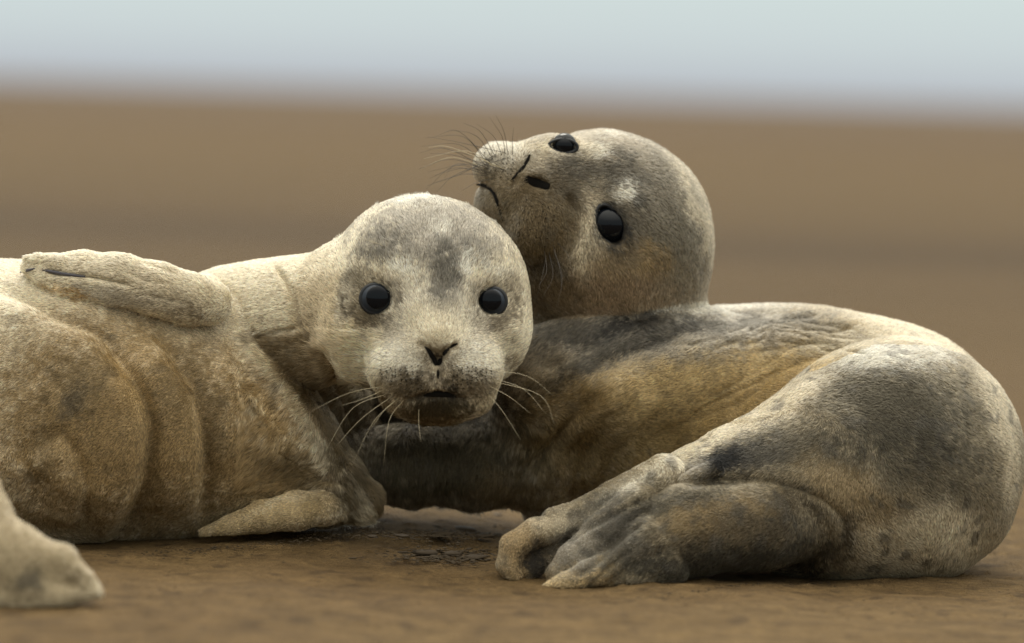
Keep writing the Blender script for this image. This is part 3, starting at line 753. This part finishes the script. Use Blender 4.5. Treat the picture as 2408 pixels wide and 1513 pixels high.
def grow_fur(V, Q, seal, seeds, count, body, length, bald):
    N, fn = vnormals(V, Q)
    c = V[Q].mean(1); area = np.linalg.norm(fn, axis=1) / 2
    nf = fn / (np.linalg.norm(fn, axis=1, keepdims=True) + 1e-12)
    face = -(nf @ Fw)
    wgt = area * np.where(face > -0.15, 1.0, 0.10)
    u, v, w = PROJ(c)
    onscreen = (u > -80) & (u < 2490) & (v < 1600)
    wgt *= np.where(onscreen, 1, 0.08)
    wgt *= np.where(w < -900, 0.25, 1)
    wgt *= np.where(c[:, 2] < ground_z(c[:, 0], c[:, 1]) + 0.001, 0, 1)
    for (a, b, ru, rv, ang, wl) in bald:
        t = math.radians(ang); dx = u - a; dy = v - b
        q = np.hypot((dx * math.cos(t) + dy * math.sin(t)) / ru, (-dx * math.sin(t) + dy * math.cos(t)) / rv)
        wgt = np.where((q < 1) & (w < wl), 0, wgt)
    cum = np.cumsum(wgt); f = np.searchsorted(cum, rng.random(count) * cum[-1])
    a, b = rng.random(count), rng.random(count)
    q = Q[f]
    W4 = np.stack([(1 - a) * (1 - b), a * (1 - b), a * b, (1 - a) * b], 1)[:, :, None]
    P = (V[q] * W4).sum(1); Nn = (N[q] * W4).sum(1); Nn /= np.linalg.norm(Nn, axis=1, keepdims=True)
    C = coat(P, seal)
    T = flow(P, Nn, seeds)
    u, v, w = PROJ(P)
    Ln = length(u, v, w) * rng.uniform(0.65, 1.2, count)
    clump = noise(P, 0.004, 5)
    lift = (0.17 + 0.08 * clump + rng.normal(0, 0.06, count))[:, None]
    side = np.cross(Nn, T) * (0.22 * noise(P, 0.0045, 8) + rng.normal(0, 0.10, count))[:, None]
    l = Ln[:, None]
    p0 = P - Nn * 0.0006
    p1 = P + l * 0.5 * (T + Nn * lift * 1.5 + side * 0.5)
    p2 = P + l * (T + Nn * lift * 1.1 + side)
    pos = np.stack([p0, p1, p2], 1).astype(np.float32)
    cu = bpy.data.hair_curves.new('fur')
    cu.add_curves([3] * count)
    cu.attributes['position'].data.foreach_set('vector', pos.ravel())
    rad = np.tile(np.array([0.00016, 0.00013, 0.00003], np.float32), (count, 1)) * rng.uniform(0.8, 1.25, (count, 1)).astype(np.float32)
    at = cu.attributes.get('radius') or cu.attributes.new('radius', 'FLOAT', 'POINT')
    at.data.foreach_set('value', rad.ravel().astype(np.float32))
    C = 1.22 * C ** 1.15 * (np.clip(rng.normal(1.0, 0.30, count), 0.35, 1.8))[:, None]
    col = np.ones((count, 4), np.float32); col[:, :3] = np.clip(C, 0.008, 0.92)
    at = cu.attributes.new('coat', 'FLOAT_COLOR', 'CURVE'); at.data.foreach_set('color', col.ravel())
    cu.materials.append(M_fur)
    o = link('fur', cu, body); o['kind'] = 'stuff'
    return o


def finish_body(S, folds, seal, parent):
    V, Q = S.mesh(0.003)
    V, Q = subdivide(V, Q)
    N, _ = vnormals(V, Q)
    # which way round the quads are
    if ((V - V.mean(0)) * N).sum() < 0:
        Q = Q[:, ::-1].copy()
    # settle each point on the true sculpted surface
    for it in range(1):
        N, _ = vnormals(V, Q)
        d0 = S.field(V); e_ = 0.0008
        d1 = S.field(V + N * e_)
        g = np.clip((d1 - d0) / e_, 0.4, 1.5)
        on = V[:, 2] > ground_z(V[:, 0], V[:, 1]) + 0.006
        V = V - N * (np.clip(d0 / g, -0.0012, 0.0012) * on)[:, None]
    V = smooth_verts(V, Q, 2, 0.4)
    N, _ = vnormals(V, Q)
    V = displace(V, N, folds)
    P = V
    N, _ = vnormals(V, Q)
    V = V + N * (0.0006 * fbm(V, 0.02, 5, 2) + 0.0010 * fbm(V, 0.045, 6, 1))[:, None]
    o = mesh_obj('body', V, Q, M_coat, parent)
    at = o.data.attributes.new('coat', 'FLOAT_COLOR', 'POINT')
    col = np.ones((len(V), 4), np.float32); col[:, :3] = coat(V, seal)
    at.data.foreach_set('color', col.ravel())
    return o, V, Q


def seal_root(name, label, cat, at):
    e = bpy.data.objects.new(name, None); scene.collection.objects.link(e)
    e.empty_display_size = 0.1
    e['label'] = label; e['category'] = cat; e['group'] = 'seal pups lying together on the sand'
    return e


print('t sculpt', time.time() - T0)
sealL = seal_root('seal_pup', 'cream seal pup lying on its side, round face turned straight to the camera', 'seal', None)
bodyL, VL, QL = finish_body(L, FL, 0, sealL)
print('t left', time.time() - T0, len(VL))
sealR = seal_root('seal_pup', 'grey speckled seal pup with head thrown back and hind flippers folded towards the camera', 'seal', None)
bodyR, VR, QR = finish_body(R, FR, 1, sealR)
print('t right', time.time() - T0, len(VR))

FUR = 1
if FUR:
    NL, NR = 450000, 480000
    baldL = [(u, v, r * 0.90, r * 0.86, 0, 0) for (u, v, w, r) in leye_c] + [(1028, 822, 24, 9, 0, 0), (1028, 848, 12, 16, 0, 0), (1028, 928, 34, 5, 0, 0), (994, 813, 16, 7, 32, 0), (1013, 833, 17, 8, 58, 0), (1064, 814, 16, 7, -32, 0), (1045, 833, 17, 8, -58, 0), (1030, 885, 3, 26, 0, 0)]
    baldR = [(1327, 338, 34, 18, 5, 400), (1435, 530, 30, 56, -24, 400), (1262, 430, 31, 16, 16, 400), (1232, 390, 4, 26, 28, 400), (1436, 531, 32, 56, -24, 400), (1166, 462, 5, 24, -25, 400), (1140, 438, 22, 5, 12, 400)]

    def lenL(u, v, w):
        l = np.full(len(u), 0.0030)
        face = np.exp(-((u - 1028) / 130) ** 2 - ((v - 860) / 110) ** 2)
        l = l * (1 - 0.5 * face)
        l = np.where((u < 640) & (v > 740), 0.0023, l)
        l = np.where((u > 560) & (u < 900) & (v > 780), 0.0055, l)
        l = np.where((u > 440) & (u < 810) & (v > 1150) & (w < 70), 0.0019, l)
        return l

    def lenR(u, v, w):
        l = np.full(len(u), 0.0032)
        l = np.where((u < 1320) & (v < 640), 0.0026, l)
        l = np.where((v > 1000) & (u < 1300) & (w > -100), 0.0058, l)
        l = np.where(w < -150, 0.0030, l)
        l = np.where((w < -250) & (u < 1480), 0.0016, l)
        return l
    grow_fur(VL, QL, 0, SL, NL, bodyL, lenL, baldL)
    grow_fur(VR, QR, 1, SR, NR, bodyR, lenR, baldR)
print('t fur', time.time() - T0)


# ------------------------------------------------------------------ eyes
def uvsphere(c, r, axes, nu=40, nv=28):
    V = []; F = []
    for i in range(nv + 1):
        a = math.pi * i / nv
        for j in range(nu):
            b = 2 * math.pi * j / nu
            q = np.array([math.sin(a) * math.cos(b), math.sin(a) * math.sin(b), math.cos(a)]) * r
            V.append(c + q @ axes)
    for i in range(nv):
        for j in range(nu):
            F.append((i * nu + j, i * nu + (j + 1) % nu, (i + 1) * nu + (j + 1) % nu, (i + 1) * nu + j))
    return V, np.array(F)


AX = np.array([Rt, Up, Fw])


def lid(u, v, w, ru, rv, ang, thick, mat, parent, point=0.0, inner=0.0):
    """ring of bare skin round an eye; point pulls out the inner corner"""
    n = 48; V = []; F = []; m = 10; t = math.radians(ang)
    for i in range(n):
        a = 2 * math.pi * i / n
        k = 1 + point * max(0, math.cos(a - inner)) ** 6
        x, y = ru * k * math.cos(a), rv * k * math.sin(a)
        c = (u + x * math.cos(t) - y * math.sin(t), v + x * math.sin(t) + y * math.cos(t))
        rad = np.array([math.cos(a) * math.cos(t) - math.sin(a) * math.sin(t), math.cos(a) * math.sin(t) + math.sin(a) * math.cos(t)])
        for j in range(m):
            b = 2 * math.pi * j / m
            V.append(PT(c[0] + rad[0] * thick * math.cos(b), c[1] + rad[1] * thick * math.cos(b), w + thick * 0.9 * math.sin(b)))
    for i in range(n):
        for j in range(m):
            F.append((i * m + j, ((i + 1) % n) * m + j, ((i + 1) % n) * m + (j + 1) % m, i * m + (j + 1) % m))
    return mesh_obj('eyelid', V, np.array(F), mat, parent)


for i, (u, v, w, r) in enumerate(leye_c):
    V, F = uvsphere(PT(u, v, w), r * 0.98 * S0, AX)
    ey = mesh_obj('eye', V, F, M_iris, sealL)
    V, F = uvsphere(PT(u + (3 if i == 0 else -2), v - 3, w - r * 0.16), r * 0.86 * S0, AX)
    V = [PT(u + (4 if i == 0 else -3), v - 3, w - r * 0.86) + (q - PT(u + (3 if i == 0 else -2), v - 3, w - r * 0.16)) @ np.outer(Rt, Rt) * 0.78 + (q - PT(u + (3 if i == 0 else -2), v - 3, w - r * 0.16)) @ np.outer(Up, Up) * 0.78 + (q - PT(u + (3 if i == 0 else -2), v - 3, w - r * 0.16)) @ np.outer(Fw, Fw) * 0.20 for q in V]
    mesh_obj('pupil', V, F, M_eye, ey)
    lid(u, v, w - r * 0.44, r * 0.88, r * 0.84, 0, r * 0.14, M_lid, ey, 0.28, 0.35 if i == 0 else math.pi - 0.35)
(u, v, w, r) = reye_c[0]
V, F = uvsphere(PT(u, v, w), r * S0, AX); ey = mesh_obj('eye', V, F, M_eye, sealR)
lid(u, v + 1, w - r * 0.74, 31, 16, 5, 4, M_lid, ey, 0.15, math.pi)
(u, v, w, r) = reye_c[1]
V, F = uvsphere(PT(u, v, w), r * S0, AX); ey = mesh_obj('eye', V, F, M_eye, sealR)
lid(u, v, w - r * 0.56, 28, 50, -24, 5, M_lid2, ey, 0.15, math.pi / 2)


# ------------------------------------------------------------------ nostril linings and whiskers
def whisker(S, parent, pts, w_list, mat, r0=0.00032):
    """pts in the photograph; root on the skin, the rest at their own depths"""
    P = catmull([(p[0], p[1], w) for p, w in zip(pts, w_list)], 5)
    tube('whisker', [PT(*p) for p in P], r0, r0 * 0.25, mat, parent, 5)


def wh(S, parent, a, b, c, mat, dw=-60, r0=0.00017):
    w0 = S.surf(*a)
    if w0 is None: w0 = S.surf(a[0] + 12, a[1] + 6) or -250
    whisker(S, parent, [a, b, c], [w0 + 4, w0 + dw * 0.6, w0 + dw], mat, r0)


for a, b, c in [((905, 908), (820, 925), (722, 972)), ((915, 925), (830, 960), (768, 1055)), ((925, 930), (850, 985), (790, 1050)), ((940, 935), (880, 990), (832, 1085)),
                ((950, 940), (915, 990), (902, 1095)), ((908, 915), (850, 940), (800, 955)), ((930, 940), (900, 970), (872, 1010)), ((985, 960), (985, 1000), (990, 1040)),
                ((1150, 870), (1240, 885), (1300, 930)), ((1150, 888), (1230, 915), (1285, 975)), ((1145, 905), (1200, 935), (1250, 975)), ((1140, 918), (1180, 965), (1225, 1035)), ((1150, 895), (1270, 930), (1305, 1000))]:
    wh(L, sealL, a, b, c, M_whp)
for a, b, c in [((905, 840), (870, 825), (800, 823)), ((900, 850), (860, 838), (810, 838)), ((895, 868), (850, 865), (790, 866)), ((1130, 835), (1170, 815), (1215, 800)), ((1125, 825), (1160, 800), (1180, 790)), ((905, 885), (860, 885), (800, 900))]:
    wh(L, sealL, a, b, c, M_whd, -40, 0.00014)
for a, b, c in [((890, 575), (850, 560), (830, 545)), ((1150, 590), (1175, 575), (1200, 568)), ((905, 580), (870, 565), (860, 560))]:
    wh(L, sealL, a, b, c, M_whp, -30, 0.00014)
xw = [((1140 + rng.uniform(-14, 60), 365 + rng.uniform(-5, 50)), (1085 + rng.uniform(-25, 25), 335 + k * 8 + rng.uniform(-8, 8)), (1000 + rng.uniform(-18, 50), 325 + k * 12 + rng.uniform(-14, 14))) for k in range(11)]
for i, (a, b, c) in enumerate(xw + [((1150, 395), (1080, 340), (990, 345)), ((1150, 390), (1090, 322), (1000, 325)), ((1155, 385), (1080, 310), (1025, 320)), ((1150, 400), (1060, 375), (985, 398)),
                  ((1155, 408), (1070, 390), (1003, 445)), ((1160, 375), (1120, 320), (1060, 305)), ((1165, 370), (1130, 310), (1090, 290)), ((1180, 365), (1160, 320), (1120, 292)),
                  ((1195, 365), (1185, 310), (1165, 270)), ((1205, 365), (1205, 330), (1208, 300)), ((1150, 415), (1090, 410), (1020, 430)), ((1150, 412), (1075, 395), (1010, 420)), ((1150, 398), (1050, 350), (987, 360)), ((1188, 362), (1180, 320), (1150, 275)), ((1160, 420), (1120, 430), (1085, 450))]):
    wh(R, sealR, a, b, c, M_whp if i in (1, 3, 5) else M_whd, -30, 0.00030 if i in (1, 3, 5) else 0.00024)
for a, b, c in [((1290, 590), (1300, 650), (1275, 700)), ((1300, 585), (1322, 650), (1310, 720)), ((1280, 590), (1285, 640), (1262, 680)), ((1310, 570), (1335, 600), (1345, 640)), ((1300, 575), (1318, 640), (1320, 690)), ((1285, 600), (1275, 650), (1262, 700))]:
    wh(R, sealR, a, b, c, M_whd, -50, 0.0002)

def lining(name, S, parent, pts, r, mat, dw=0, flat=1.0, skew=0.0):
    P = catmull([(a, b, S.surf(a, b) + dw) for a, b in pts], 5); n = len(P)
    V = []; F = []; sides = 8
    for i, p in enumerate(P):
        t = P[min(i + 1, n - 1)] - P[max(i - 1, 0)]; L_ = math.hypot(t[0], t[1]) + 1e-6; nx, ny = -t[1] / L_, t[0] / L_
        f = i / (n - 1); rr = r * (0.2 + 0.8 * math.sin(math.pi * (0.06 + 0.86 * f ** (1 + skew * 2))))
        for k in range(sides):
            a = 2 * math.pi * k / sides
            V.append(PT(p[0] + nx * rr * math.cos(a), p[1] + ny * rr * math.cos(a), p[2] + rr * flat * math.sin(a)))
    for i in range(n - 1):
        for k in range(sides): F.append((i * sides + k, i * sides + (k + 1) % sides, (i + 1) * sides + (k + 1) % sides, (i + 1) * sides + k))
    F.append(tuple(range(sides))); F.append(tuple(range((n - 1) * sides, n * sides)))
    return mesh_obj(name, V, F, mat, parent)


lining('nostril', L, sealL, [(982, 806), (998, 814), (1012, 830), (1020, 848), (1026, 860)], 8.5, M_dark, 1.5, 0.5, 0.2)
lining('nostril', L, sealL, [(1076, 808), (1060, 815), (1046, 830), (1038, 848), (1031, 860)], 8.5, M_dark, 1.5, 0.5, 0.2)
lining('mouth', L, sealL, [(978, 938), (1002, 929), (1028, 926), (1056, 929), (1078, 938)], 10, M_dark, 3, 0.6)
lining('lip_cleft', L, sealL, [(1029, 852), (1030, 880), (1030, 918)], 3.4, M_dark, 0.5, 0.7)
lining('nostril', R, sealR, [(1234, 420), (1250, 426), (1268, 432), (1292, 441)], 18, M_dark, 2, 0.25)
lining('nostril', R, sealR, [(1246, 364), (1240, 380), (1230, 396), (1214, 410)], 6, M_dark, 3, 0.6)
lining('lip_cleft', R, sealR, [(1222, 402), (1210, 416), (1202, 424)], 2.6, M_dark, 1.5, 0.6)
lining('mouth', R, sealR, [(1120, 434), (1142, 438), (1160, 450), (1170, 472), (1178, 500), (1184, 520)], 6, M_dark, 4.5, 0.6)

# dark whisker pits on the muzzle pads
def pits(S, parent, pts, mat, r=1.5):
    V = []; F = []; 
    for (u, v) in pts:
        w = S.surf(u, v, -500, 500, 300)
        if w is None: continue
        o = len(V)
        for q, rr in ((-6, 0.2), (-3, 1.0), (4, 1.0)):
            for k in range(6):
                a = k * math.pi / 3; V.append(PT(u + r * rr * 1.2 * math.cos(a), v + r * rr * math.sin(a), w + q))
        for s in range(2):
            for k in range(6): F.append((o + s * 6 + k, o + s * 6 + (k + 1) % 6, o + s * 6 + 6 + (k + 1) % 6, o + s * 6 + 6 + k))
        F.append(tuple(o + k for k in range(6)))
    x = mesh_obj('whisker_pits', V, F, mat, parent); x['kind'] = 'stuff'


pl = []
for row in range(6):
    for k in range(9):
        pl.append((992 - k * 12 + rng.uniform(-3, 3), 862 + row * 11 + k * 1.0 - row * 0.8 * k + rng.uniform(-3, 3)))
        pl.append((1066 + k * 11 + rng.uniform(-3, 3), 862 + row * 11 + k * 0.8 - row * 0.8 * k + rng.uniform(-3, 3)))
pits(L, sealL, [p for p in pl if p[0] > 890 and p[0] < 1165], M_dark)
pr = [(1240 + k * 13 - row * 4 + rng.uniform(-4, 4), 470 + row * 15 + k * 4 + rng.uniform(-4, 4)) for row in range(7) for k in range(6)]
pr += [(1140 + k * 13 + rng.uniform(-4, 4), 360 + row * 12 + k * 3 + rng.uniform(-4, 4)) for row in range(5) for k in range(6)]
pits(R, sealR, pr, M_dark, 1.25)

# claws in the slit of the raised flipper
lining('claw', L, sealL, [(98, 634), (125, 640), (160, 646), (200, 651)], 4.5, M_claw, 1.5, 0.6)
lining('claw', L, sealL, [(46, 641), (62, 637), (82, 632)], 3.5, M_claw, 1.0, 0.8)

# ------------------------------------------------------------------ crumbs and clods of mud on the sand
def gpt(u, v):
    d = (Fw + (u - U0) / FPX * Rt - (v - V0) / FPX * Up)
    t = -CAM[2] / d[2]
    for _ in range(3):
        p = CAM + t * d; t = (ground_z(np.array([p[0]]), np.array([p[1]]))[0] - CAM[2]) / d[2]
    return CAM + t * d


def clod(r, seed, flat=0.5):
    import bmesh
    bm = bmesh.new(); bmesh.ops.create_icosphere(bm, subdivisions=2, radius=r)
    P = np.array([v.co[:] for v in bm.verts])
    n = fbm(P + seed * 3.1, r * 0.9, seed, 3)
    for v, k in zip(bm.verts, n): v.co *= 1 + 0.55 * k; v.co.z *= flat
    me = bpy.data.meshes.new('clod'); bm.to_mesh(me); bm.free()
    me.polygons.foreach_set('use_smooth', np.ones(len(me.polygons), bool)); return me


M_clod = mat_plain('wet_mud', (0.05, 0.036, 0.022), 0.75, 0.2)
M_crumb = mat_plain('sand_crumb', (0.055, 0.040, 0.024), 0.8, 0.15)
big = [(1090, 1246, 15, 'broad dark mud clod under the pups, nearest the folded hind flippers of its row'), (1040, 1256, 12, 'flat dark mud clod in the middle of the gap under the round face'),
       (1140, 1262, 11, 'small dark mud clod just left of the curled toe tips'), (1000, 1300, 13, 'leftmost of the mud clods in the nearer row on open sand'),
       (1062, 1304, 11, 'knobbly mud clod second from the left in the nearer row'), (1118, 1312, 13, 'larger mud clod at the right of the nearer row beside the toes'),
       (875, 1262, 8, 'tiny mud clod beside the cream pup\'s chest'), (1170, 1212, 8, 'dark mud crumb behind the curled toes under the brown chest'),
       (945, 1262, 9, 'mud crumb at the left end of the farther row'), (1190, 1250, 8, 'mud crumb touching the shade of the curled toes')]
for i, (u, v, r, lb) in enumerate(big):
    me = clod(r * S0 * 1.15, i + 2, 0.6); me.materials.append(M_clod)
    o = link('mud_clod', me); p = gpt(u, v); o.location = p + np.array([0, 0, r * S0 * 0.10]); o.scale = (2.0, 1.5, 0.8); o.rotation_euler[2] = i * 0.4 - 1
    o['label'] = lb; o['category'] = 'mud clod'; o['group'] = 'mud clods on the sand between the pups'
# uncounted fine crumbs
V = []; F = []
base = clod(1.0, 5); bv = np.array([v.co[:] for v in base.vertices]); bf = np.array([p.vertices[:] for p in base.polygons])
cnt = 0
bv = bv[:]; 
pos = []
for _ in range(900):
    u, v = rng.uniform(-200, 2600), 1240 + 330 * rng.random() ** 0.8
    pos.append((u, v, rng.uniform(1.0, 3.2)))
for _ in range(800):
    pos.append((rng.normal(1060, 80), rng.choice([rng.normal(1252, 9), rng.normal(1306, 9)]), rng.uniform(1.5, 6.5)))
for _ in range(200):
    pos.append((rng.normal(2360, 50), rng.normal(1290, 25), rng.uniform(1.0, 2.6)))
for _ in range(320):
    x = rng.uniform(180, 900); pos.append((x, np.interp(x, [180, 460, 870], [1300, 1290, 1250]) + abs(rng.normal(0, 9)), rng.uniform(1.0, 3.4)))
for _ in range(320):
    x = rng.uniform(1400, 2300); pos.append((x, np.interp(x, [1400, 1700, 2300], [1418, 1375, 1345]) + abs(rng.normal(0, 9)), rng.uniform(1.0, 3.4)))
VV = []; FF = []
for (u, v, r) in pos:
    p = gpt(u, v); a = rng.uniform(0, 6.28); c, s = math.cos(a), math.sin(a)
    q = bv * r * S0 * np.array([1.3, 1.0, 0.6]) * rng.uniform(0.7, 1.3, 3); q = np.stack([q[:, 0] * c - q[:, 1] * s, q[:, 0] * s + q[:, 1] * c, q[:, 2]], 1)
    FF.append(bf + len(VV) * len(bv)); VV.append(q + p)
cr = mesh_obj('sand_crumbs', np.concatenate(VV), np.concatenate(FF), M_crumb); cr['kind'] = 'stuff'
cr['label'] = 'tiny dark crumbs of sand strewn over the beach'
print('t all', time.time() - T0)
